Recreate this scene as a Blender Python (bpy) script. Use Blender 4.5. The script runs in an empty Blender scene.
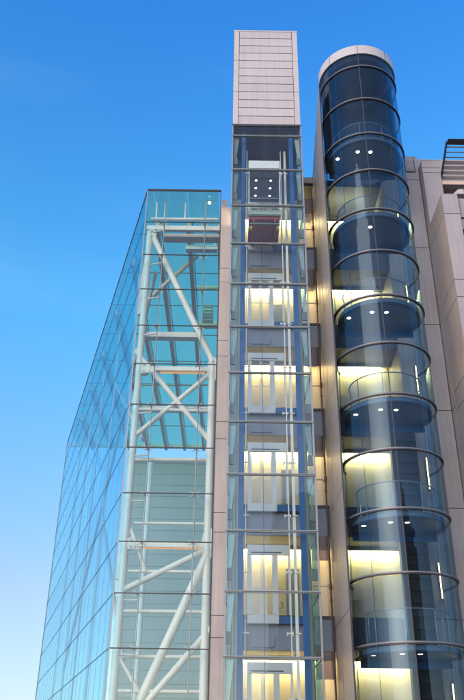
import bpy, bmesh, math, random
from mathutils import Vector, Matrix, Euler
random.seed(7)
R = math.radians
sc = bpy.context.scene
col = sc.collection
ZO = 1.7            # every height below is measured from the eye, 1.7 m above the ground

# ------------------------------------------------------------------ camera
F, PITCH, ROLL = 770.5, R(29.0), R(0.825)
camd = bpy.data.cameras.new('camera'); cam = bpy.data.objects.new('camera', camd); col.objects.link(cam)
camd.sensor_fit = 'VERTICAL'; camd.sensor_height = 36; camd.lens = F / 700 * 36
camd.clip_start = 0.1; camd.clip_end = 5000
CR = Matrix.Rotation(math.pi/2 + PITCH, 3, 'X') @ Matrix.Rotation(ROLL, 3, 'Z')
cam.matrix_world = Matrix.Translation((0, 0, ZO)) @ CR.to_4x4()
sc.camera = cam

def at(px, py, Y):
    """measured point of the photograph -> point on the vertical plane at distance Y"""
    d = CR @ Vector(((px-232)/F, (350-py)/F, -1))
    d *= Y / d.y
    return d

# ------------------------------------------------------------------ render
sc.render.engine = 'CYCLES'
sc.cycles.max_bounces = 12; sc.cycles.transparent_max_bounces = 64
sc.cycles.glossy_bounces = 4; sc.cycles.diffuse_bounces = 3; sc.cycles.transmission_bounces = 4
sc.cycles.caustics_reflective = False; sc.cycles.caustics_refractive = False
sc.cycles.sample_clamp_indirect = 6
vs = sc.view_settings
vs.view_transform = 'Standard'; vs.look = 'None'; vs.gamma = 1; vs.use_curve_mapping = False
vs.exposure = 1.3

# ------------------------------------------------------------------ materials
def new_mat(name):
    m = bpy.data.materials.new(name); m.use_nodes = True
    nt = m.node_tree; nt.nodes.clear()
    out = nt.nodes.new('ShaderNodeOutputMaterial')
    return m, nt, out

def paint(name, c, rough=0.5, metal=0.0, var=0.10, scale=1.2, streak=0.0, bump=0.0, spec=0.5, isl=0.0):
    m, nt, out = new_mat(name)
    N = nt.nodes.new; L = nt.links.new
    b = N('ShaderNodeBsdfPrincipled')
    b.inputs['Roughness'].default_value = rough; b.inputs['Metallic'].default_value = metal
    b.inputs['Specular IOR Level'].default_value = spec
    g = N('ShaderNodeNewGeometry')
    n1 = N('ShaderNodeTexNoise'); n1.inputs['Scale'].default_value = scale; n1.inputs['Detail'].default_value = 6
    L(g.outputs['Position'], n1.inputs['Vector'])
    mp = N('ShaderNodeMapping'); mp.inputs['Scale'].default_value = (5, 5, 0.25)
    L(g.outputs['Position'], mp.inputs['Vector'])
    n2 = N('ShaderNodeTexNoise'); n2.inputs['Scale'].default_value = 1.5; n2.inputs['Detail'].default_value = 4
    L(mp.outputs[0], n2.inputs['Vector'])
    mx = N('ShaderNodeMix'); mx.data_type = 'FLOAT'; mx.inputs[0].default_value = 0.35 + streak*0.4
    L(n1.outputs['Fac'], mx.inputs[2]); L(n2.outputs['Fac'], mx.inputs[3])
    mr = N('ShaderNodeMapRange'); mr.inputs[1].default_value = 0.25; mr.inputs[2].default_value = 0.75
    mr.inputs[3].default_value = 1 - var; mr.inputs[4].default_value = 1 + var
    L(mx.outputs[0], mr.inputs[0])
    if isl:      # every panel a little different from its neighbours
        ir = N('ShaderNodeMapRange'); ir.inputs[3].default_value = 1-isl; ir.inputs[4].default_value = 1+isl
        L(g.outputs['Random Per Island'], ir.inputs[0])
        im = N('ShaderNodeMath'); im.operation = 'MULTIPLY'; L(mr.outputs[0], im.inputs[0]); L(ir.outputs[0], im.inputs[1]); mr = im
    mul = N('ShaderNodeVectorMath'); mul.operation = 'SCALE'; mul.inputs[0].default_value = c[:3]
    L(mr.outputs[0], mul.inputs['Scale']); L(mul.outputs[0], b.inputs['Base Color'])
    rr = N('ShaderNodeMapRange'); rr.inputs[3].default_value = max(.03, rough-.08); rr.inputs[4].default_value = rough+.1
    L(n1.outputs['Fac'], rr.inputs[0]); L(rr.outputs[0], b.inputs['Roughness'])
    if bump:
        n3 = N('ShaderNodeTexNoise'); n3.inputs['Scale'].default_value = 40; L(g.outputs['Position'], n3.inputs['Vector'])
        bp = N('ShaderNodeBump'); bp.inputs['Strength'].default_value = bump; bp.inputs['Distance'].default_value = .01
        L(n3.outputs['Fac'], bp.inputs['Height']); L(bp.outputs[0], b.inputs['Normal'])
    L(b.outputs[0], out.inputs[0])
    return m

def glass(name, tint, base=0.04, top=0.5, gcol=(1, 1, 1), rough=0.0, wave=0.0, haze=0.0):
    """architectural pane: clear transmission with a coating's tint, angle-dependent mirror"""
    m, nt, out = new_mat(name)
    N = nt.nodes.new; L = nt.links.new
    t = N('ShaderNodeBsdfTransparent'); t.inputs[0].default_value = (*tint, 1)
    gl = N('ShaderNodeBsdfGlossy'); gl.inputs['Color'].default_value = (*gcol, 1); gl.inputs['Roughness'].default_value = rough
    lw = N('ShaderNodeLayerWeight'); lw.inputs['Blend'].default_value = 0.5
    pw = N('ShaderNodeMath'); pw.operation = 'POWER'; pw.inputs[1].default_value = 4.0
    L(lw.outputs['Facing'], pw.inputs[0])
    mr = N('ShaderNodeMapRange'); mr.inputs[3].default_value = base; mr.inputs[4].default_value = top
    L(pw.outputs[0], mr.inputs[0])
    ms = N('ShaderNodeMixShader'); L(mr.outputs[0], ms.inputs[0])
    if wave:
        g = N('ShaderNodeNewGeometry')
        n = N('ShaderNodeTexNoise'); n.inputs['Scale'].default_value = 0.9; n.inputs['Detail'].default_value = 2
        L(g.outputs['Position'], n.inputs['Vector'])
        bp = N('ShaderNodeBump'); bp.inputs['Strength'].default_value = wave; bp.inputs['Distance'].default_value = .05
        L(n.outputs['Fac'], bp.inputs['Height']); L(bp.outputs[0], gl.inputs['Normal'])
    L(t.outputs[0], ms.inputs[1]); L(gl.outputs[0], ms.inputs[2])
    last = ms
    if haze:
        # dust film on the pane: streaky, a thin diffuse layer
        g2 = N('ShaderNodeNewGeometry'); mp = N('ShaderNodeMapping'); mp.inputs['Scale'].default_value = (2.5, 2.5, .25)
        L(g2.outputs['Position'], mp.inputs['Vector'])
        n2 = N('ShaderNodeTexNoise'); n2.inputs['Scale'].default_value = 1.0; n2.inputs['Detail'].default_value = 5
        L(mp.outputs[0], n2.inputs['Vector'])
        m2 = N('ShaderNodeMapRange'); m2.inputs[1].default_value = .3; m2.inputs[2].default_value = .7
        m2.inputs[3].default_value = haze*.4; m2.inputs[4].default_value = haze*1.6
        L(n2.outputs['Fac'], m2.inputs[0])
        df = N('ShaderNodeBsdfDiffuse'); df.inputs[0].default_value = (.75, .77, .78, 1)
        m3 = N('ShaderNodeMixShader'); L(m2.outputs[0], m3.inputs[0]); L(ms.outputs[0], m3.inputs[1]); L(df.outputs[0], m3.inputs[2])
        last = m3
    L(last.outputs[0], out.inputs[0])
    return m

def lamp(name, c, s):
    m, nt, out = new_mat(name)
    e = nt.nodes.new('ShaderNodeEmission'); e.inputs[0].default_value = (*c, 1); e.inputs[1].default_value = s
    nt.links.new(e.outputs[0], out.inputs[0])
    return m

M = dict(
    cap=paint('cap cladding', (.57, .52, .52), .42, .0, .10, .8, .8, isl=.05),
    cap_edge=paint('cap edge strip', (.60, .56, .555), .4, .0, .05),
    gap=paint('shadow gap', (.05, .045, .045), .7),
    pier=paint('pink cladding', (.47, .425, .415), .5, .0, .13, 1.5, .7, .15, isl=.05),
    stone=paint('grey stone cladding', (.44, .395, .40), .55, .0, .14, 1.3, .8, .2, isl=.05),
    steel=paint('grey steel', (.34, .34, .34), .35, .3, .1), transom=paint('transom steel', (.36, .39, .38), .4, .2, .1), ring=paint('ring steel', (.22, .22, .23), .4, .3, .1),
    dark=paint('dark frame', (.05, .05, .055), .45),
    blue=paint('blue steel paint', (.0, .085, .27), .35, 0, .12),
    beamblue=paint('blue beam paint', (.0, .16, .45), .4), door=paint('door steel', (.60, .61, .60), .4, .1, .06), sidejoint=paint('side joint', (.10, .17, .24), .5),
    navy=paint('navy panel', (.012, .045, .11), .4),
    white=paint('white steel paint', (.83, .80, .74), .42, 0, .10, 1.5, .6),
    whitewarm=paint('off white steel', (.70, .66, .62), .4, 0, .07),
    rafter=paint('rafter paint', (.78, .58, .48), .5, 0, .1),
    fin=paint('bronze metal panel', (.34, .30, .285), .42, .0, .06, .5, .3),
    joint=paint('panel joint', (.17, .20, .19), .6), backwall=paint('grey cladding', (.36, .43, .42), .6, 0, .10, .3),
    cream=paint('cream plaster', (.76, .70, .49), .7, 0, .05),
    soffit=paint('soffit', (.11, .115, .15), .6),
    slab=paint('slab edge panel', (.22, .25, .32), .5),
    red=paint('red lacquer', (.38, .045, .055), .4),
    redpipe=paint('red pipe paint', (.11, .04, .045), .4),
    finclamp=paint('clamp steel', (.12, .16, .15), .5, .4),
    platform=paint('blue grey soffit', (.17, .24, .31), .4),
    ladder=paint('black steel', (.006, .006, .007), .6), rung=paint('dark bronze', (.016, .014, .013), .6),
    yellow=paint('yellow buffer', (.55, .36, .05), .5),
    greenpan=paint('pale green panel', (.42, .55, .46), .45),
    conc=paint('grey ribbed metal', (.25, .31, .31), .45, .1),
    ground=paint('paving', (.16, .155, .15), .85, 0, .2, .6, 0, .3),
    g_front=glass('clear front glass', (.93, .98, .965), .035, .45, haze=.012, wave=.03),
    g_shaft=glass('lift glass', (.93, .98, .99), .03, .4, haze=.010, wave=.03),
    g_side=glass('blue side glass', (.75, .945, .99), .05, .6, (.77, .95, 1), wave=.08),
    g_roof=glass('teal roof glass', (.48, .86, .74), .04, .2, (.8, 1, .95)),
    g_roof2=glass('clear roof glass', (.40, .85, .75), .04, .2),
    g_end=glass('end glass', (.85, .96, .97), .05, .4),
    g_tower=glass('tower glass', (.73, .83, .885), .03, .5, (.68, .87, 1), wave=.05, haze=.005),
    g_lobby=glass('lobby glass', (.90, .90, .92), .05, .5),
    g_fin=glass('green fin glass', (.62, .88, .76), .10, .6, haze=.22),
    g_rail=glass('balustrade glass', (.95, .98, .98), .02, .3),
    g_frit=glass('fritted glass', (.42, .38, .44), .06, .5, haze=.05),
    strip0=lamp('warm strip light 0', (1, 0.78, 0.39), 22), strip1=lamp('warm strip light 1', (1, 0.76, 0.37), 30), strip2=lamp('warm strip light 2', (1, 0.74, 0.33), 27), strip3=lamp('warm strip light 3', (1, 0.77, 0.39), 22), strip4=lamp('warm strip light 4', (1, 0.76, 0.37), 26), strip5=lamp('warm strip light 5', (1, 0.74, 0.35), 34), 
    spot=lamp('downlight lens', (1, .84, .55), 5), rail=lamp('rail lamp lens', (1, .66, .28), 3),
    orange=lamp('orange glint bar', (1, .46, .12), .32),  # glow for the added bars that imitate glints on the beams
    spotw=lamp('car downlight lens', (1, .95, .85), 3.5),
)

# ------------------------------------------------------------------ mesh builder
class MB:
    def __init__(s): s.v = []; s.f = []; s.sm = []
    def add(s, vs, fs, smooth=False):
        o = len(s.v); s.v += [Vector(v) for v in vs]
        for f in fs: s.f.append([i+o for i in f]); s.sm.append(smooth)
        return s
    def box(s, x0, x1, y0, y1, z0, z1):
        v = [(x, y, z) for z in (z0, z1) for y in (y0, y1) for x in (x0, x1)]
        return s.add(v, [(0,2,3,1), (4,5,7,6), (0,1,5,4), (2,6,7,3), (0,4,6,2), (1,3,7,5)])
    def bar(s, p, q, w, h, up=(0, 0, 1)):
        """rectangular bar p->q, w across, h along up"""
        p = Vector(p); q = Vector(q); d = (q-p).normalized(); up = Vector(up)
        a = d.cross(up)
        if a.length < 1e-4: a = Vector((1, 0, 0))
        a.normalize(); b = a.cross(d).normalized()
        v = [e + a*i*w/2 + b*j*h/2 for e in (p, q) for i, j in ((-1,-1), (1,-1), (1,1), (-1,1))]
        return s.add(v, [(3,2,1,0), (4,5,6,7), (0,1,5,4), (1,2,6,5), (2,3,7,6), (3,0,4,7)])
    def tube(s, p, q, r, n=14, r2=None):
        p = Vector(p); q = Vector(q); r2 = r if r2 is None else r2
        d = (q-p).normalized(); a = d.orthogonal().normalized(); b = d.cross(a)
        v = []
        for e, rr in ((p, r), (q, r2)):
            for i in range(n):
                t = 2*math.pi*i/n; v.append(e + a*math.cos(t)*rr + b*math.sin(t)*rr)
        s.add(v, [(i, (i+1) % n, n+(i+1) % n, n+i) for i in range(n)], True)
        s.add(v[:n], [tuple(reversed(range(n)))]); s.add(v[n:], [tuple(range(n))])
        return s
    def prism(s, poly, vec):
        """planar polygon pushed along vec"""
        n = len(poly); vec = Vector(vec); poly = [Vector(p) for p in poly]
        v = poly + [p+vec for p in poly]
        return s.add(v, [tuple(reversed(range(n))), tuple(range(n, 2*n))] + [(i, (i+1) % n, n+(i+1) % n, n+i) for i in range(n)])
    def arc(s, cx, cy, r0, r1, z0, z1, a0, a1, n=64):
        """ring segment of rectangular section; angles in degrees, 0 = +X, -90 = towards the viewer"""
        full = abs(a1-a0) >= 359.9
        k = n if full else n+1
        v = []
        for i in range(k):
            t = R(a0 + (a1-a0)*i/n)
            for r, z in ((r0, z0), (r1, z0), (r1, z1), (r0, z1)):
                v.append((cx+r*math.cos(t), cy+r*math.sin(t), z))
        fs = []
        for i in range(n):
            j = (i+1) % k
            for e in range(4):
                g = (e+1) % 4
                fs.append((4*i+e, 4*j+e, 4*j+g, 4*i+g))
        # flat rims, smooth round faces
        for q, f in enumerate(fs): s.add([v[t] for t in f], [(0, 1, 2, 3)], False)
        if not full:
            s.add(v[:4], [(0, 1, 2, 3)]); s.add(v[-4:], [(3, 2, 1, 0)])
        return s
    def tubearc(s, cx, cy, z, R0, r, a0, a1, n=40, m=8):
        v = []; fs = []
        for i in range(n+1):
            t = R(a0+(a1-a0)*i/n)
            for j in range(m):
                u = 2*math.pi*j/m; rr = R0 + r*math.cos(u)
                v.append((cx+rr*math.cos(t), cy+rr*math.sin(t), z+r*math.sin(u)))
        for i in range(n):
            for j in range(m):
                fs.append((i*m+j, (i+1)*m+j, (i+1)*m+(j+1) % m, i*m+(j+1) % m))
        return s.add(v, fs, True)
    def disc(s, c, r, axis, t, n=20):
        c = Vector(c); return s.tube(c, c+Vector(axis).normalized()*t, r, n)
    def build(s, name, mat, parent=None, label=None, weld=False, bevel=0):
        me = bpy.data.meshes.new(name)
        off = Vector((0, 0, ZO))
        if parent is not None:
            e = parent
            while e is not None: off = off - Vector(e.location); e = e.parent
        bm = bmesh.new()
        vs_ = [bm.verts.new(v+off) for v in s.v]
        for f, sm in zip(s.f, s.sm):
            try: fa = bm.faces.new([vs_[i] for i in f]); fa.smooth = sm
            except ValueError: pass
        if weld: bmesh.ops.remove_doubles(bm, verts=bm.verts, dist=1e-5)
        bmesh.ops.recalc_face_normals(bm, faces=bm.faces)
        if bevel:
            bmesh.ops.bevel(bm, geom=[e for e in bm.edges], offset=bevel, segments=1, affect='EDGES')
        bm.to_mesh(me); bm.free()
        if mat: me.materials.append(M[mat])
        o = bpy.data.objects.new(name, me); col.objects.link(o)
        if parent is not None: o.parent = parent
        if label: o['label'] = label
        return o

def thing(name, label, cat, loc, group=None):
    o = bpy.data.objects.new(name, None); col.objects.link(o)
    o.location = loc; o.empty_display_size = .3
    o['label'] = label; o['category'] = cat
    if group: o['group'] = group
    return o
def tag(o, label, cat, group=None):
    o['label'] = label; o['category'] = cat
    if group: o['group'] = group
    return o

GZ = -ZO
# ------------------------------------------------------------------ ground
g = MB().box(-700, 700, -700, 700, GZ-.5, GZ).build('ground', 'ground'); g['kind'] = 'structure'
# ================================================================== 1  LIFT SHAFT
YS = 25.7; XL, XR = -.11, 2.97
shaft = thing('lift_shaft', 'narrow square glass lift shaft with blue columns and a ribbed pale metal box on top', 'lift shaft', (1.43, 27, 0))
# cap: a ribbed box of twelve courses
cb = MB().box(XL+.03, XR-.03, YS+.05, 28.0, 26.02, 32.26)
capcore = cb.build('cap_box', 'gap', shaft)
rows = 12; h = (32.3-26.0)/rows; ew = .24
m = MB()
for k in range(rows):
    m.box(XL+ew+.025, XR-ew-.025, YS, YS+.06, 26.0+k*h+.02, 26.0+(k+1)*h-.02)
m.build('rib_panel', 'cap', capcore)
for a, b in ((XL, XL+ew), (XR-ew, XR)):
    m = MB()
    for k in range(3): m.box(a, b, YS-.01, YS+.06, 26.0+k*4*h+.012, 26.0+(k+1)*4*h-.012)
    m.build('corner_strip', 'cap_edge', capcore)
for a, b in ((XL, XL+.04), (XR-.04, XR)):
    m = MB()
    for k in range(rows): m.box(a, b, YS+.08, 28.0, 26.0+k*h+.02, 26.0+(k+1)*h-.02)
    m.build('side_panel', 'cap', capcore)
MB().box(XL-.02, XR+.02, YS-.02, 28.02, 32.26, 32.34).build('coping', 'cap_edge', capcore)
MB().box(XL-.02, XR+.02, YS-.03, YS+.04, 25.88, 26.0).build('head_frame', 'dark', shaft)
MB().box(XL+.03, XR-.03, YS+.06, 28.0, 25.9, 26.0).build('cap_soffit', 'navy', shaft)
# transoms, panes, fins and clamps, every two metres
TZ = [25.3-2*k for k in range(14)]
for k, z in enumerate(TZ):
    t = MB().box(XL-.03, XR+.03, YS-.05, YS+.05, z-.055, z+.015).build('transom', 'transom', shaft)
    MB().box(XL-.03, XR+.03, YS-.056, YS-.0505, z-.036, z-.012).build('gasket', 'dark', t)
    MB().box(XL-.02, XL+.05, YS+.06, 27.9, z-.05, z).build('side_rail', 'steel', shaft); MB().box(XR-.05, XR+.02, YS+.06, 27.9, z-.05, z).build('side_rail', 'steel', shaft)
    zt = TZ[k-1]-.056 if k else 25.87
    MB().box(XL, XR, YS-.008, YS+.008, z+.016, zt).build('front_pane', 'g_shaft', shaft)
    if k:
        zt0 = TZ[k-1]
        for sx in (-1, 1):
            x = XL+.30 if sx < 0 else XR-.30
            xo = XL+.07 if sx < 0 else XR-.07
            p = [(x, YS+.10, zt0-.07), (xo, YS+.10, zt0-.07), (xo, YS+.10, zt0-1.25), ((x+xo)/2+.0*sx, YS+.10, zt0-1.25)]
            fo = MB().prism(p, (0, .025, 0)).build('glass_fin', 'g_fin', shaft)
            xa, xb = sorted((xo, (x+xo)/2-.02*sx))
            MB().box(xa-.015, xb+.03, YS+.08, YS+.16, zt0-1.62, zt0-1.24).build('clamp', 'finclamp', fo)
for x in (XL, XR):
    MB().box(x-.008, x+.008, YS+.06, 27.95, GZ, 25.88).build('side_glazing', 'g_shaft', shaft)
    MB().box(x-.03, x+.03, YS-.03, YS+.03, GZ, 25.88).build('corner_post', 'steel', shaft)
# blue columns
for x in (.40, 2.53):
    MB().box(x-.085, x+.085, 26.05, 26.09, GZ, 25.9).box(x-.085, x+.085, 26.29, 26.33, GZ, 25.9).box(x-.015, x+.015, 26.09, 26.29, GZ, 25.9).build('blue_column', 'blue', shaft)
# guide rails with brackets
for x, w in ((.57, .035), (2.12, .035), (2.31, .10)):
    rl = MB().box(x-w/2, x+w/2, 26.97, 27.05, GZ, 25.6).build('guide_rail', 'white', shaft)
    m = MB()
    for k in range(13):
        z = 24.2 - 2*k
        m.box(x-.13, x+.13, 26.93, 26.965, z-.02, z+.02); m.box(x-.16, x-.12, 26.9, 26.965, z-.07, z+.03)
    m.build('rail_bracket', 'white', rl)
MB().box(1.235, 1.255, 27.6, 27.62, GZ, 25.5).build('lift_rope', 'dark', shaft)
MB().box(XL, XR, 28.02, 28.15, 23.45, 26.9).build('head_wall', 'navy', shaft)
# ribbed metal cheeks either side of the landings
for xa, xb in ((-.08, .45), (2.63, 2.96)):
    ck = MB().box(xa, xb, 27.9, 28.0, GZ, 23.44).build('ribbed_cheek', 'conc', shaft)
    m = MB(); x = xa+.03
    while x < xb-.04: m.box(x, x+.035, 27.86, 27.899, GZ, 23.44); x += .11
    m.build('cheek_rib', 'conc', ck)

# ================================================================== 2  LIFT CAR
car = thing('lift_car', 'glass lift car with six ceiling spotlights and a red underside, at the top floor', 'lift car', (1.29, 26.9, 20.6+ZO))
CX0, CX1, CY0, CY1 = .62, 2.0, 25.95, 27.85
MB().box(CX0, CX1, CY0, CY0+.12, 23.62, 24.06).build('header', 'white', car)
MB().box(CX0+.02, CX1-.02, CY0+.13, CY1, 23.6, 23.75).build('ceiling', 'soffit', car)
for i in range(3):
    for x in (.98, 1.64):
        d = MB().disc((x, 26.72+.52*i, 23.598), .05, (0, 0, -1), .012).build('downlight', 'spotw', car)
        MB().tubearc(x, 26.72+.52*i, 23.592, .062, .012, 0, 360, 16, 6).build('bezel', 'steel', d)
MB().box(CX0, CX1, CY0, CY0+.1, 20.98, 21.22).build('threshold', 'greenpan', car)
MB().box(CX0, CX1, CY0-.004, CY0+.02, 21.0, 21.04).build('threshold_trim', 'dark', car)
MB().box(CX0+.02, CX1-.02, CY0+.11, CY1, 20.86, 21.05).build('floor_pan', 'red', car)
MB().box(CX0+.2, CX0+.28, CY0+.11, CY1, 20.72, 20.855).box(CX1-.28, CX1-.2, CY0+.11, CY1, 20.72, 20.855).build('under_beam', 'red', car)
MB().box(CX0+.06, CX1-.06, CY0+.02, CY0+.035, 21.23, 23.6).build('front_window', 'g_rail', car)
for x in (CX0, CX1-.04):
    MB().box(x, x+.04, CY0, CY0+.06, 21.22, 23.61).build('car_post', 'white', car)
for x in (CX0, CX1-.015):
    MB().box(x, x+.012, CY0+.07, CY1, 21.06, 23.59).build('side_window', 'g_rail', car)
MB().tube((CX0+.08, CY0+.12, 22.0), (CX1-.08, CY0+.12, 22.0), .022).build('handrail', 'steel', car)
for x in (CX0+.05, CX1-.17):
    MB().tube((x, 26.3, 20.55), (x+.12, 26.3, 20.55), .11).build('guide_roller', 'yellow', car)
MB().box(CX0+.05, CX1-.05, 26.1, 26.16, 20.62, 20.70).build('safety_frame', 'finclamp', car)

# ================================================================== 3  OFFICE BUILDING behind (lobbies)
office = thing('office_building', 'office building behind the lifts, each floor with a warmly lit cream lobby', 'office building', (4, 32, 0))
FL = [20.98, 16.98, 12.98, 8.98, 4.98, .98]
LX0, LX1 = -.10, 7.6
YB = 30.0
MB().box(-.66, 30, 30.6, 46, GZ, 24.9).build('rear_wall', 'soffit', office)
MB().box(LX0, 3.9, 28.25, 30.6, 24.62, 25.0).build('roof_slab', 'dark', office)
MB().box(2.99, 3.72, 28.12, 28.24, 24.72, 25.06).build('roof_edge', 'fin', office)
MB().box(3.91, LX1, 28.25, 30.6, 24.62, 25.0).build('roof_slab', 'dark', office)
MB().box(LX0, LX0+.05, 28.3, 30.0, GZ, 24.6).build('end_wall', 'cream', office)
MB().box(LX1, LX1+.06, 28.3, 30.0, GZ, 24.6).build('end_wall', 'cream', office)
for i, z in enumerate(FL):
    ce = z+2.85
    MB().box(LX0+.06, LX1-.01, YB, YB+.1, z, ce).build('lobby_wall', 'cream', office)
    if i in (1, 3, 4):
        ld = MB().box(1.78+.1*i, 2.3+.1*i, YB-.03, YB-.002, z+.01, z+2.06).build('lobby_door', 'conc', office)
        MB().box(1.82+.1*i, 1.85+.1*i, YB-.07, YB-.031, z+.9, z+1.1).build('handle', 'steel', ld)
    if i in (2, 4):
        MB().box(4.3, 5.0, YB-.04, YB-.002, z+.9, z+1.5).build('notice_panel', 'door', office)
    MB().box(4.9, 5.5, YB-.012, YB-.002, z, z+2.2).build('wall_panel', 'whitewarm', office)
    MB().box(LX0, LX1+.06, 28.26, YB+.12, z-1.15, z-.01).build('floor_slab', 'soffit', office)
    fr = MB().box(LX0, 3.74, 28.20, 28.255, z-.10, z+.02).build('floor_edge', 'dark', office)
    MB().box(LX0+.05, 3.72, 28.215, 28.255, z-1.14, z-.11).build('spandrel_panel', 'slab', office)
    # wall-washing strip at the head of the lobby wall
    MB().box(.1, 3.3, YB-.26, YB-.08, ce-.04, ce-.005).build('ceiling_strip_light', f'strip{i}', office)
    MB().box(4.0, 6.5, YB-.26, YB-.08, ce-.04, ce-.005).build('ceiling_strip_light', f'strip{i}', office)
    MB().box(LX0+.06, LX1-.01, YB-.32, YB-.29, ce-.13, ce-.001).build('cove_board', 'cream', office)
    # glazed corridor beside the lift shaft
    gl = MB().box(3.02, 3.70, 28.205, 28.225, z+.03, z+2.84).build('corridor_glazing', 'g_lobby', office)
    MB().box(3.02, 3.70, 28.195, 28.202, z+1.95, z+2.84).build('fritted_pane', 'g_frit', gl)
    MB().box(3.0, 3.72, 28.19, 28.24, z+1.02, z+1.05).build('glazing_rail', 'steel', gl)
    # lift landing doors
    d = MB().box(.66, 2.14, 28.03, 28.14, z+2.09, z+2.45).build('door_header', 'door', office)
    MB().box(.80, 1.9, 28.024, 28.029, z+2.15, z+2.19).build('header_slot', 'dark', d)
    m = MB().box(.66, .78, 28.05, 28.12, z+.02, z+2.085).box(1.60, 1.76, 28.05, 28.12, z+.02, z+2.085).box(2.14, 2.22, 28.05, 28.12, z+.02, z+2.45).box(.46, .54, 28.05, 28.12, z+.02, z+2.45)
    m.build('door_frame', 'door', office)
    for xa, xb in ((.785, 1.185), (1.205, 1.595)):
        lf = MB().box(xa, xb, 28.07, 28.09, z+.03, z+2.08).build('landing_door', 'g_lobby', office)
        MB().box(xa, xa+.04, 28.06, 28.069, z+.03, z+2.08).box(xb-.04, xb, 28.06, 28.069, z+.03, z+2.08).box(xa+.041, xb-.041, 28.06, 28.069, z+.9, z+.94).build('door_stile', 'door', lf)
    MB().box(1.765, 2.135, 28.075, 28.09, z+.03, z+2.08).build('side_light', 'g_lobby', office)
    MB().box(2.225, 2.60, 28.075, 28.09, z+.03, z+2.45).build('side_light', 'g_lobby', office)
    MB().box(.66, 1.77, 27.98, 28.14, z-.30, z-.005).build('door_sill', 'door', office)
    MB().box(1.78, 2.75, 27.99, 28.14, z-.30, z-.06).build('blue_beam', 'blue', office)
    MB().box(.80, 1.60, 28.155, 28.21, z-1.05, z-.75).build('spandrel_box', 'slab', office)
# floor number on the landing glass of the third floor
cu = bpy.data.curves.new('floor_number', 'FONT'); cu.body = '3'; cu.size = .32; cu.extrude = .004
tmp = bpy.data.objects.new('tmp', cu); col.objects.link(tmp)
bpy.context.view_layer.update()
me = bpy.data.meshes.new_from_object(tmp.evaluated_get(bpy.context.evaluated_depsgraph_get()))
bpy.data.objects.remove(tmp)
num = bpy.data.objects.new('floor_number', me); col.objects.link(num); me.materials.clear(); me.materials.append(M['finclamp'])
num.parent = office; num.rotation_euler = (R(90), 0, 0)
num.location = Vector((1.80, 28.06, 5.20+ZO)) - office.location

# pink cladding pier between atrium and shaft
pier = thing('cladding_pier', 'slim pink clad pier between the glass atrium and the square lift shaft', 'pier', (-.4, 30.6, 0))
MB().box(-.645, -.13, 30.52, 31.2, GZ, 25.06).build('core', 'gap', pier)
zc = [25.1, 24.28]
z = 24.28
m = MB(); seg = []
zs = [25.1]
for fz in FL: zs += [fz+.38+0.0, fz-.42]
zs += [GZ]
m = MB()
for a, b in zip(zs[:-1], zs[1:]):
    if a-b > .05: m.box(-.66, -.115, 30.45, 30.519, b+.012, a-.012)
m.build('facing_panel', 'pier', pier)
MB().box(-.62, -.33, 30.95, 31.2, 25.07, 26.0).build('parapet_block', 'pier', pier)
MB().box(-.70, -.662, 30.42, 30.50, GZ, 26.2).build('edge_trim', 'dark', pier)

# ================================================================== 4  GLASS ATRIUM
atr = thing('glass_atrium', 'tall teal glass atrium with white tube trusses inside and a blue raking side wall', 'glass atrium', (-5, 42, 0))
YA = 30.5; AX0, AX1 = -4.41, -.70; ZT = 26.15
YE, XE = 64.9, -14.7
def wallx(y): return AX0 + (y-YA)*(XE-AX0)/(YE-YA)
az = [ZT-2*k for k in range(14)]+[GZ]
JX = [AX0, -3.5, -1.45, AX1]
for k in range(len(az)-1):
    for a, b in zip(JX[:-1], JX[1:]):
        MB().box(a+.006, b-.006, YA, YA+.02, az[k+1]+.016, az[k]-.016).build('front_pane', 'g_front', atr)
    MB().box(AX0, AX1, YA-.012, YA+.03, az[k]-.02, az[k]+.02).build('front_joint', 'dark', atr)
MB().box(AX0-.02, AX1, YA-.03, YA+.06, ZT+.021, ZT+.09).build('roof_edge', 'dark', atr)
MB().box(AX0-.03, AX0+.012, YA-.02, YA+.03, GZ, ZT).build('corner_joint', 'steel', atr)
# raking side wall: one glazed skin, joints on it
dv = Vector((XE-AX0, YE-YA, 0)); LW = dv.length; dv.normalize(); nv = Vector((-dv.y, dv.x, 0))
A0 = Vector((AX0-.03, YA+.05, 0))
if nv.x > 0: nv = -nv
m = MB().prism([A0+Vector((0, 0, GZ)), A0+dv*LW+Vector((0, 0, GZ)), A0+dv*LW+Vector((0, 0, ZT)), A0+Vector((0, 0, ZT))], -nv*.02)
m.build('side_glazing', 'g_side', atr, 'large blue sheet of raking side glass')
for k in range(1, 14):
    p = A0+nv*.008+Vector((0, 0, az[k]))
    MB().bar(p, p+dv*LW, .012, .034).build('side_joint', 'sidejoint', atr)
m = MB()
n = 23
for i in range(1, n):
    p = A0+dv*(LW*i/n)+nv*.004
    m.bar(p+Vector((0, 0, GZ)), p+Vector((0, 0, ZT)), .03, .006, nv)
m.build('vertical_joints', 'steel', atr)
p = A0+Vector((0, 0, ZT+.045)); MB().bar(p, p+dv*LW, .05, .06).build('eaves_trim', 'steel', atr)
p = A0+dv*(LW+.03); MB().bar(p+Vector((0, 0, GZ)), p+Vector((0, 0, ZT)), .06, .06, nv).build('end_post', 'steel', atr)
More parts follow.
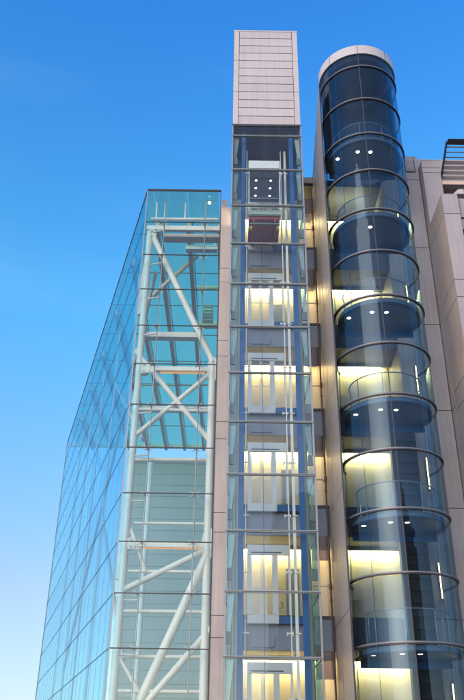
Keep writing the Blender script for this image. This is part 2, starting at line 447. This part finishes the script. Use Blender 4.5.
# roof: panes between rafters
RX = [-14.0, -12.35, -10.7, -9.05, -7.4, -5.75, -4.1, -2.4, -.75]
RY = [30.56, 34.1, 37.8, 41.4, 45.1, 48.9, 52.6, 56.6, 60.6, 64.8]
ri = 0
def clip_wall(poly):
    """keep the part of a roof pane that lies inside the raking wall"""
    f_ = lambda p: p[0]-(wallx(p[1])+.03)
    o_ = []
    for p, q in zip(poly, poly[1:]+poly[:1]):
        if f_(p) >= 0: o_.append(p)
        if f_(p)*f_(q) < 0:
            t = f_(p)/(f_(p)-f_(q)); o_.append((p[0]+(q[0]-p[0])*t, p[1]+(q[1]-p[1])*t))
    return o_
for a, b in zip(RX[:-1], RX[1:]):
    for c, d in zip(RY[:-1], RY[1:]):
        p = clip_wall([(a+.02, c+.02), (b-.02, c+.02), (b-.02, d-.02), (a+.02, d-.02)])
        if len(p) < 3: continue
        mt = 'g_roof2' if (a == -7.4 and c == 41.4) else 'g_roof'
        MB().prism([(x, y, ZT-.01) for x, y in p], (0, 0, .025)).build('roof_pane', mt, atr)
for x in RX[1:]:
    ys = YA+2.4 if x > AX0 else YA+.3+(AX0-x)*(YE-YA)/(AX0-XE)
    ys += .9 if x < AX0 else 0
    rf = MB().box(x-.12, x+.10, ys, YE-.1, ZT-.62, ZT-.14).build('rafter', 'rafter', atr)
    MB().box(x+.14, x+.18, ys, YE-.1, ZT-.10, ZT-.015).build('roof_joint', 'dark', rf)
for y in RY[1:-1]:
    MB().box(wallx(y)+.05, AX1, y-.02, y+.02, ZT-.06, ZT-.011).build('purlin_joint', 'dark', atr)
MB().box(wallx(YE)+.1, -.2, YE-.15, YE, ZT-.4, ZT).build('rear_beam', 'whitewarm', atr)
# rear wall
bw = MB().box(-9.0, 0.2, 64.6, 65.2, GZ, 24.3).build('rear_wall', 'backwall', atr)
m = MB()
for k in range(26): m.box(-9.0, .2, 64.585, 64.598, 24.2-k*1.0-.02, 24.2-k*1.0+.02)
m.build('panel_joint', 'joint', bw)
MB().box(-9.1, .2, 64.45, 64.57, 24.3, 24.7).build('wall_coping', 'whitewarm', bw)
MB().box(XE+.1, -9.02, 64.8, 64.82, GZ, ZT-.42).build('end_glazing', 'g_end', atr)
# white tube frame just behind the front glass
YF = 31.3
def strut(name, x0, y0, x1, y1, d, Y=YF, mat='white', par=atr, Y1=None):
    p, q = at(x0, y0, Y), at(x1, y1, Y1 or Y)
    return MB().tube(p, q, d/2).build(name, mat, par)
MB().tube((-4.24, YF, GZ), (-4.24, YF, at(150, 232, YF).z), .16).build('frame_column', 'white', atr)
rc = MB().tube((-.88, YF, GZ), (-.88, YF, at(213, 366, YF).z), .17).build('frame_column', 'white', atr)
MB().tube((-6.55, 60, GZ), (-6.55, 60, at(152, 463, 60).z), .22).build('frame_column', 'white', atr)
for a in [(151, 219, 218, 219.5, .16), (136, 409, 209, 411, .15), (131, 459.5, 213, 460, .18), (134, 523, 212, 524, .12),
          (128, 571, 212, 572, .12), (121, 611, 211, 612, .15), (122, 656.5, 211, 657, .14), (118, 691, 211, 692, .14)]:
    strut('horizontal_tube', *a)
def beamY(name, x0, x1, y, h, w=.22, mat='white', Y=YF+.05):
    p, q = at(x0, y, Y), at(x1, y, Y)
    q.z = p.z
    return MB().bar(p, q, w, h).build(name, mat, atr)
beamY('top_beam', 147, 220, 228.5, .26)
beamY('top_beam', 163, 221, 238, .20, .5, 'rafter', 32.2)
beamY('cross_beam', 139, 201, 336, .26, .4, 'whitewarm', 31.6)
beamY('cross_beam', 152, 207, 369.5, .20, .3)
beamY('cross_beam', 136, 209, 409, .10, .5, 'whitewarm', 31.8)
beamY('cross_beam', 133, 208, 544.5, .24, .3)
strut('main_diagonal', 153, 236, 213, 362, .30)
strut('brace_tube', 135, 350, 209, 440, .24)
strut('brace_tube', 210, 374, 131, 439, .22)
strut('brace_tube', 204, 551, 121, 591, .24)
strut('main_diagonal', 208, 553, 140, 701, .36)
strut('brace_tube', 213, 626, 147, 702, .26)
strut('brace_tube', 119, 657, 138, 690, .16)
strut('brace_tube', 131, 529, 146, 572, .16)
# curved knee braces on the left column
for pts in ([(152, 234), (147, 255), (142, 285), (139, 315)], [(147, 368), (141, 372), (137, 384), (133, 405)], [(131, 544), (126, 550), (122, 562), (118, 580)]):
    m = MB()
    for a, b in zip(pts[:-1], pts[1:]): m.tube(at(*a, YF+.1), at(*b, YF+.1), .10)
    m.build('knee_brace', 'whitewarm', atr)
# added glowing bars under two of the beams, standing in for orange glints
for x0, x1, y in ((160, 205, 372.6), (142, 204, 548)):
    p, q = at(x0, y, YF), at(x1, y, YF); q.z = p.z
    MB().bar(p, q, .09, .04).build('beam_glint', 'orange', atr)
# gusset plates at the nodes
def gusset(x, y, w, h, Y=YF-.12):
    c = at(x, y, Y); pts = []
    for i in range(20):
        t = 2*math.pi*i/20
        s_ = 1 if abs(math.sin(t)) < .5 else .8
        pts.append(c+Vector((math.cos(t)*w/2, 0, math.sin(t)*h/2*(1.0))))
    o = MB().prism(pts, (0, .24, 0)).build('gusset_plate', 'white', atr)
    m = MB()
    for dz in (-.28, .28): m.tube(c+Vector((0, -.03, dz*h)), c+Vector((0, 0, dz*h)), .05)
    m.build('bolt', 'steel', o)
gusset(213, 369, .55, 1.25); gusset(208.5, 543, .55, 1.3); gusset(144, 368, .55, .6)
gusset(152, 234, .45, .6); gusset(131, 543, .4, .5)
# hanger rods with spider fittings at every joint
for hx in (-3.5, -1.45):
    MB().tube((hx, YA+.42, GZ), (hx, YA+.42, ZT-.1), .028, 8).build('hanger_rod', 'steel', atr)
    for k in range(1, 13):
        z = az[k]
        s_ = MB().tube((hx, YA+.42, z), (hx, YA+.06, z), .035, 8).tube((hx-.18, YA+.1, z-.12), (hx+.18, YA+.1, z+.12), .022, 6).tube((hx-.18, YA+.1, z+.12), (hx+.18, YA+.1, z-.12), .022, 6)
        if hx < -3: s_.tube((hx, YA+.44, z-.18), (-4.1, YF-.1, z-.12), .04, 8)
        s_.build('spider_fitting', 'whitewarm', atr)
for px in (156, 185, 205.5, 164.5):
    a = at(px, 219, YF); MB().tube(a, (a.x, a.y, ZT-.1), .045, 8).build('roof_post', 'white', atr)
# second frame, farther in
for x0, y0, x1, y1, d, Y in [(138, 309, 197, 256, .26, 36), (192, 288, 220, 288, .3, 40), (199, 325, 219, 325, .5, 44), (140, 385, 214, 385, .16, 52)]:
    strut('inner_brace', x0, y0, x1, y1, d, Y, 'rafter')
# side wall frame: columns and rails set in from the raking glass
for i in range(1, 6):
    p = A0 + dv*(LW*i/5.6) - nv*.9
    MB().tube(p+Vector((0, 0, GZ)), p+Vector((0, 0, ZT-.7)), .07).build('side_column', 'whitewarm', atr)
for (s0, z0, s1, z1) in ((1, 22, 13, 14), (1, 13, 13, 21.5), (2, 4, 13, 13), (13, 14, 26, 6)):
    MB().tube(A0+dv*s0-nv*.9+Vector((0, 0, z0)), A0+dv*s1-nv*.9+Vector((0, 0, z1)), .09).build('side_brace', 'whitewarm', atr)
# things hung in the atrium
cr = thing('maintenance_cradle', 'small white access cradle hanging under the atrium roof by the pink pier', 'cradle', tuple(at(201, 252, 34)+Vector((0, 0, ZO))))
a, b = at(186, 249.5, 34), at(217, 248, 34); b.z = a.z
MB().bar(a, b, .35, .16).build('deck', 'white', cr)
m = MB(); m.bar(a+Vector((0, 0, .25)), b+Vector((0, 0, .25)), .04, .05)
for t in (0, .33, .66, 1): p = a.lerp(b, t); m.bar(p, p+Vector((0, 0, .25)), .05, .05, (0, 1, 0))
m.build('guard_rail', 'white', cr)
c = at(208, 246, 34)
MB().add([], []).tube(c+Vector((-.42, 0, 0)), c+Vector((-.3, 0, .5)), .06).tube(c+Vector((-.3, 0, .5)), c+Vector((.25, 0, .6)), .06).tube(c+Vector((.25, 0, .6)), c+Vector((.42, 0, 0)), .06).build('hoist_arch', 'white', cr)
lv = thing('louvre_panel', 'small grey louvred panel high inside the atrium behind the white diagonal', 'vent panel', tuple(at(208, 318, 42)+Vector((0, 0, ZO))))
a, b = at(202.5, 322, 42), at(213.5, 305, 42)
MB().box(a.x, b.x, 42, 42.15, a.z, b.z).build('panel', 'backwall', lv)
m = MB()
for k in range(5):
    z = a.z+(b.z-a.z)*(.12+.19*k); m.box(a.x+.08, b.x-.08, 41.93, 41.995, z-.05, z+.05)
m.build('slat', 'whitewarm', lv)
c = at(209.5, 203, 31.2)
sp = thing('spotlight', 'small lit spotlight on a short arm at the top of the atrium', 'spotlight', tuple(c+Vector((0, 0, ZO))))
MB().tube(c+Vector((-.25, 0, .18)), c+Vector((.4, 0, .22)), .025, 8).tube(c+Vector((0, 0, .2)), c+Vector((0, 0, .06)), .02, 8).build('arm', 'white', sp)
hd = MB().tube(c+Vector((0, .05, .06)), c+Vector((0, -.05, -.03)), .07, 12, .09).build('lamp_head', 'white', sp)
MB().disc(c+Vector((0, -.051, -.031)), .07, (0, -1, -.9), .01).build('lens', 'spot', hd)

# ================================================================== 5  ROUND GLASS TOWER
TX, TY, TR = 5.62, 25.3, 1.69
tow = thing('round_glass_tower', 'tall round blue glass tower with curved steel rings and a pale metal rim on top', 'glass tower', (TX, TY, 0))
RZ = [27.5-2*k for k in range(15)]
for k, z in enumerate(RZ):
    rg = MB().arc(TX, TY, TR-.02, TR+.055, z-.018, z+.025, -208, 28, 96).build('ring', 'ring', tow, weld=True)
    MB().arc(TX, TY, TR-.02, TR+.04, z-.052, z-.020, -208, 28, 96).build('ring_lip', 'dark', rg, weld=True)
    zt = 28.25 if k == 0 else RZ[k-1]-.076
    MB().arc(TX, TY, TR-.014, TR, z+.031, zt, -205, 25, 96).build('curved_pane', 'g_tower', tow, weld=True)
# vertical joints
for a in (-97.0, -172, -22, -135, -60):
    w = .018 if a == -97.0 else .010
    t = R(a); c = Vector((math.cos(t), math.sin(t), 0)); b = Vector((TX, TY, 0))+c*(TR+.004)
    MB().bar(b+Vector((0, 0, GZ)), b+Vector((0, 0, 28.25)), w*2 if a == -97 else w, .012, c).build('vertical_joint', 'dark', tow)
rim = MB().arc(TX, TY, TR-.30, TR+.06, 28.25, 28.78, 0, 360, 96).build('rim', 'cap_edge', tow, weld=True)
m = MB()
for k in range(8):
    t = R(-97+45*k); c = Vector((math.cos(t), math.sin(t), 0)); b = Vector((TX, TY, 0))+c*(TR+.061)
    m.bar(b+Vector((0, 0, 28.25)), b+Vector((0, 0, 28.78)), .02, .004, c)
m.build('rim_joint', 'gap', rim)
MB().tube((TX, TY, 28.5), (TX, TY, 28.62), TR-.305, 64).build('roof_disc', 'platform', tow)
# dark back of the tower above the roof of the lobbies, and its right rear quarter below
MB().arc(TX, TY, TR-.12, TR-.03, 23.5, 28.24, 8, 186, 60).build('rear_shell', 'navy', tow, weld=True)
# half landings: disc with a straight rear beam, downlights, curved handrail
for k, z in enumerate([23.3-4*k for k in range(7)]):
    a0, a1 = -200, 20
    n_ = 56; pts = []
    for i in range(n_+1):
        t = R(a0+(a1-a0)*i/n_); pts.append((TX+1.55*math.cos(t), TY+1.55*math.sin(t), z))
    pl = MB().prism(pts, (0, 0, .14)).build('landing', 'platform', tow)
    MB().arc(TX, TY, 1.40, 1.56, z-.05, z-.005, -199, 19, 56).build('landing_edge', 'navy', pl, weld=True)
    for x, y in ((5.22, 24.5), (5.76, 24.5), (4.42, 24.95)) if k not in (1,) else ((5.45, 24.5),):
        d = MB().disc((x, y, z-.004), .075, (0, 0, -1), .014).build('downlight', 'spot', pl)
        MB().tubearc(x, y, z-.008, .09, .014, 0, 360, 18, 6).build('bezel', 'steel', d)
    MB().box(TX-1.44, TX+1.44, 25.85, 25.95, z-.26, z+.16).build('landing_beam', 'beamblue', tow)
    MB().tubearc(TX, TY+.02, z+1.22, 1.30, .022, -200, 20, 48).build('handrail', 'steel', tow)
    gb = MB().arc(TX, TY+.02, 1.295, 1.305, z+.15, z+1.19, -200, 20, 48).build('balustrade', 'g_rail', tow, weld=True)
    m = MB()
    for a in (-195, -150, -105, -60, -15, 15):
        t = R(a); p = Vector((TX+1.27*math.cos(t), TY+.02+1.27*math.sin(t), z+.14)); m.tube(p, p+Vector((0, 0, 1.07)), .018, 8)
    m.build('rail_post', 'steel', tow)
    # stay rods from landing to lobby
    MB().tube((TX-1.1, 25.96, z+.1), (TX-.75, 27.9, z+1.6), .03, 8).build('tie_rod', 'blue', tow); MB().tube((TX+1.1, 25.96, z+.1), (TX+.9, 27.9, z+1.6), .03, 8).build('tie_rod', 'blue', tow)
# dark office tower across the street, behind the viewer: the round glass mirrors it
ot = thing('office_tower', 'dark banded office tower across the street, mirrored in the round glass tower', 'office tower', (19, -45, 0))
MB().prism([(5.4, -36, GZ), (34, -36, GZ), (34, -36, 21), (20, -36, 25), (9, -36, 29.5), (5.4, -36, 28.5)], (0, -20, 0)).build('body', 'ladder', ot)
m = MB(); z = 1.0
while z < 24: m.box(7.2, 33, -35.98, -35.6, z, z+.7); z += 1.9
m.build('floor_band', 'dark', ot)
# upright warm wall lamps right of the landings
for k in range(6):
    z = 23.3-4*k
    wl = MB().box(7.50, 7.56, 27.86, 27.97, z-1.75, z-.45).build('wall_lamp', 'dark', tow)
    MB().box(7.505, 7.555, 27.83, 27.858, z-1.72, z-.48).build('lens', 'rail', wl)
# added black ribbed strip behind the glass, imitating the mirrored office tower
lad = thing('mirrored_tower_strip', 'tall black ribbed strip imitating a dark reflection in the lower half of the round glass tower', 'reflection stand-in', (6.5, 27.0, 0))
MB().prism([(6.02, 26.95, GZ), (7.00, 26.95, GZ), (6.96, 26.95, 11.4), (6.62, 26.95, 12.2), (6.28, 26.95, 12.7), (6.02, 26.95, 12.9)], (0, .35, 0)).build('casing', 'ladder', lad)
z = GZ+.2; k = 0
m = MB()
while z < 11.2: m.box(6.22+.03*(k % 3), 6.93-.02*(k % 2), 26.86, 26.945, z, z+.16); z += .42; k += 1
m.build('strip_ribs', 'rung', lad)

# bronze fin wall between corridor and tower
fin = thing('metal_wall', 'thin bronze metal fin wall left of the round glass tower', 'wall', (3.8, 26.5, 0))
def fin_top(y): return 27.2+(25.25-27.2)*(y-24.65)/3.55
MB().prism([(3.76, 24.68, GZ), (3.76, 29.9, GZ), (3.76, 29.9, fin_top(29.9)-.03), (3.76, 24.68, fin_top(24.68)-.03)], (.05, 0, 0)).build('core', 'gap', fin)
zz = [f_-.4 for f_ in FL]+[GZ]
m = MB()
for ya, yb in ((24.65, 26.74), (26.86, 29.9)):
    m.prism([(3.735, ya, zz[0]+.012), (3.735, yb, zz[0]+.012), (3.735, yb, fin_top(yb)), (3.735, ya, fin_top(ya))], (.024, 0, 0))
    for a, b in zip(zz[:-1], zz[1:]): m.box(3.735, 3.759, ya, yb, b+.012, a-.012)
m.build('panel', 'fin', fin)
MB().box(3.745, 3.80, 24.62, 24.648, GZ, 27.2).build('edge_trim', 'dark', fin)
rp = thing('red_pipe', 'dark red riser pipe in the corner between lift shaft and bronze wall', 'pipe', (3.62, 28.05, 0))
MB().tube((3.64, 28.08, GZ), (3.64, 28.08, 24.2), .036).build('pipe', 'redpipe', rp)
for z in FL:
    MB().tube((3.64, 28.08, z+.9), (3.64, 28.08, z+1.1), .06).build('coupling', 'redpipe', rp); MB().tube((3.64, 28.08, z+.5), (3.64, 28.08, z+.56), .055).build('flange', 'redpipe', rp)

# ================================================================== 6  STONE WING at the right
wing = thing('stone_wing', 'grey stone clad wing with stepped piers right of the round tower', 'building', (12, 32, 0))
def clad(x0, x1, y0, y1, z1, joints, name='stone_pier', side=True):
    """box pier faced with stone panels, open joints between"""
    core = MB().box(x0+.03, x1-.03, y0+.03, y1, GZ, z1-.03).build(name, 'gap', wing)
    zs_ = [z1]+[j for j in joints if j < z1-.1]+[GZ]
    m = MB()
    for a, b in zip(zs_[:-1], zs_[1:]): m.box(x0, x1, y0, y0+.029, b+.014, a-.014)
    m.build('front_panel', 'stone', core)
    if side:
        m = MB()
        nn = max(1, round((y1-y0)/1.6)); st = (y1-y0-.03)/nn
        for a, b in zip(zs_[:-1], zs_[1:]):
            for q in range(nn): m.box(x0, x0+.029, y0+.031+q*st+.012, y0+.031+(q+1)*st-.012, b+.014, a-.014)
        m.build('side_panel', 'stone', core)
    MB().box(x0, x1, y0, y1, z1-.028, z1).build('coping', 'stone', core)
    return core
J = [24.9, 20.92, 16.9, 12.9, 8.9, 4.9, .9]
p1 = clad(6.95, 8.79, 28.0, 31.0, 26.35, J)
# louvred vent near its head
a, b = at(405.5, 172.5, 27.99), at(414, 159, 27.99)
vent = MB().box(a.x, b.x, 27.98, 27.995, a.z, b.z).build('vent_frame', 'soffit', p1)
m = MB()
for k in range(6):
    z = a.z+.08+(b.z-a.z-.1)*k/6; m.prism([(a.x+.04, 27.975, z), (a.x+.04, 27.95, z), (a.x+.04, 27.975, z+.17)], (b.x-a.x-.1, 0, 0))
m.build('vent_slat', 'stone', vent)
clad(8.83, 9.66, 27.5, 31.0, 25.68, [25.2]+J)
MB().box(9.0, 12.5, 28.6, 31, 25.0, 26.75).build('roof_parapet', 'stone', wing)
clad(8.8, 9.46, 25.35, 27.45, 21.8, [20.72, 17.42, 16.6, 13.4, 12.6, 9.4, 8.6, 5.4, 4.6, 1.4])
# recessed bay with windows right of the front pier, parapet and spandrels
MB().box(9.465, 20, 25.6, 27.4, 20.75, 21.75).build('balcony_parapet', 'stone', wing)
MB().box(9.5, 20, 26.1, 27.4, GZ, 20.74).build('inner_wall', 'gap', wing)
for fz in (20.7, 16.7, 12.7, 8.7, 4.7):
    MB().box(9.465, 20, 25.65, 26.09, fz-.55, fz-.02).build('spandrel', 'stone', wing)
    for k in range(3):
        x = 9.62+3.3*k
        w_ = MB().box(x, x+3.0, 25.98, 26.08, fz-3.4, fz-.6).build('window', 'dark', wing)
        MB().box(x+.1, x+2.9, 25.95, 25.975, fz-3.3, fz-.7).build('pane', 'g_tower', w_)
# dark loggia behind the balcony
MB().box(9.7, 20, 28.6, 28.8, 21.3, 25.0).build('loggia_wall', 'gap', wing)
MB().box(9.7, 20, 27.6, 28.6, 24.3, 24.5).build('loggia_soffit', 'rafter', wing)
# brise-soleil: sloping rack of blades
A_, B_ = Vector((9.76, 26.35, 25.75)), Vector((9.76, 28.0, 24.75))
br = thing('brise_soleil', 'rack of horizontal metal sun louvres at the top right corner of the stone wing', 'louvres', tuple(Vector((11, 27.2, 24.7+ZO))))
MB().bar(A_, B_, .06, .16).build('end_bracket', 'dark', br)
for k in range(9):
    p = A_.lerp(B_, k/8.0)+Vector((.03, 0, 0))
    w_ = .30 if k in (0,) else (.05 if k < 4 else .20)
    d_ = Vector((0, .75, -.25)).normalized()
    MB().bar(p, p+Vector((9, 0, 0)), w_, .035, (0, .25, 1)).build('blade', 'dark' if k == 0 else ('steel' if k < 4 else 'cap_edge'), br)  # rear blades get a paler paint: light on their faces put into the colour
bc = MB().tube((9.9, 27.85, 24.45), (18.9, 27.85, 24.45), .16).build('tube', 'white', br)
# white planter / awning on the balcony
pl = thing('balcony_awning', 'small pale folded awning on the dark balcony under the louvres', 'awning', (11.2, 27.2, 21.6+ZO))
a = at(453, 192, 27.0)
MB().prism([(a.x, 27, a.z-.1), (a.x+.25, 27, a.z+.16), (a.x+.5, 27, a.z+.2), (a.x+3, 27, a.z+.2), (a.x+3, 27, a.z-.1)], (0, .4, 0)).build('cover', 'cap_edge', pl)
m = MB()
for k in range(5): m.box(a.x+.5+k*.5, a.x+.54+k*.5, 26.96, 26.995, a.z-.1, a.z+.19)
m.build('rib', 'dark', pl)

# ================================================================== light and sky
SD = Vector((-.54, -.82, .36)).normalized()
el = math.asin(SD.z); azm = math.atan2(SD.x, SD.y)
sd = bpy.data.lights.new('sun', 'SUN'); so = bpy.data.objects.new('sun', sd); col.objects.link(so)
sd.energy = .5; sd.angle = R(44); sd.color = (1, .89, .84)
so.rotation_euler = (-SD).to_track_quat('-Z', 'Y').to_euler(); so.location = (60, -50, 40)
w = bpy.data.worlds.new('World'); sc.world = w; w.use_nodes = True
nt = w.node_tree; nt.nodes.clear()
N = nt.nodes.new; L = nt.links.new
sky = N('ShaderNodeTexSky'); sky.sky_type = 'NISHITA'; sky.sun_disc = False
sky.sun_elevation = el; sky.sun_rotation = azm
sky.air_density = 1.0; sky.dust_density = .5; sky.ozone_density = 1.0
tc = N('ShaderNodeTexCoord'); sep = N('ShaderNodeSeparateXYZ'); L(tc.outputs['Generated'], sep.inputs[0])
# dusk air: deep blue overhead and ahead, paler low down; warmer towards the set sun behind the viewer
rp_ = N('ShaderNodeValToRGB'); L(sep.outputs['Z'], rp_.inputs[0])
els = rp_.color_ramp.elements
stops = [(0.0, (.37, .385, .55)), (.20, (.535, .555, .61)), (.37, (.45, .755, .95)), (.53, (.335, .93, 1.16)), (.788, (.19, .77, 1.36)), (1.0, (.16, .7, 1.4))]
els[0].position = 0; els[1].position = 1
for p_, c_ in stops[1:-1]: els.new(p_)
for e_, (p_, c_) in zip(sorted(els, key=lambda e: e.position), stops): e_.position = p_; e_.color = (*[v*.84 for v in c_], 1)
bk = N('ShaderNodeMapRange'); bk.interpolation_type = 'SMOOTHSTEP'
bk.inputs[1].default_value = .15; bk.inputs[2].default_value = -.6; bk.inputs[3].default_value = 0; bk.inputs[4].default_value = 1
L(sep.outputs['Y'], bk.inputs[0])
mb = N('ShaderNodeMix'); mb.data_type = 'RGBA'; mb.clamp_factor = True
L(bk.outputs[0], mb.inputs[0]); L(rp_.outputs[0], mb.inputs[6]); mb.inputs[7].default_value = (.74, .68, .72, 1)
hs = N('ShaderNodeMix'); hs.data_type = 'RGBA'; hs.blend_type = 'MULTIPLY'; hs.inputs[0].default_value = 1
L(sky.outputs[0], hs.inputs[6]); L(mb.outputs[2], hs.inputs[7])
bg = N('ShaderNodeBackground'); bg.inputs[1].default_value = .15
# thin wisps of high cloud
mp = N('ShaderNodeMapping'); mp.inputs['Scale'].default_value = (1.2, 3.5, 5); mp.inputs['Rotation'].default_value = (0, .35, .3)
L(tc.outputs['Generated'], mp.inputs[0])
nz = N('ShaderNodeTexNoise'); nz.inputs['Scale'].default_value = 1.6; nz.inputs['Detail'].default_value = 7; nz.inputs['Distortion'].default_value = .6
L(mp.outputs[0], nz.inputs[0])
mr = N('ShaderNodeMapRange'); mr.inputs[1].default_value = .58; mr.inputs[2].default_value = .9; mr.inputs[3].default_value = 0; mr.inputs[4].default_value = .06
L(nz.outputs['Fac'], mr.inputs[0])
mx = N('ShaderNodeMix'); mx.data_type = 'RGBA'; mx.inputs[7].default_value = (2.5, 3, 3.4, 1)
L(mr.outputs[0], mx.inputs[0]); L(hs.outputs[2], mx.inputs[6]); L(mx.outputs[2], bg.inputs[0])
out = N('ShaderNodeOutputWorld'); L(bg.outputs[0], out.inputs[0])
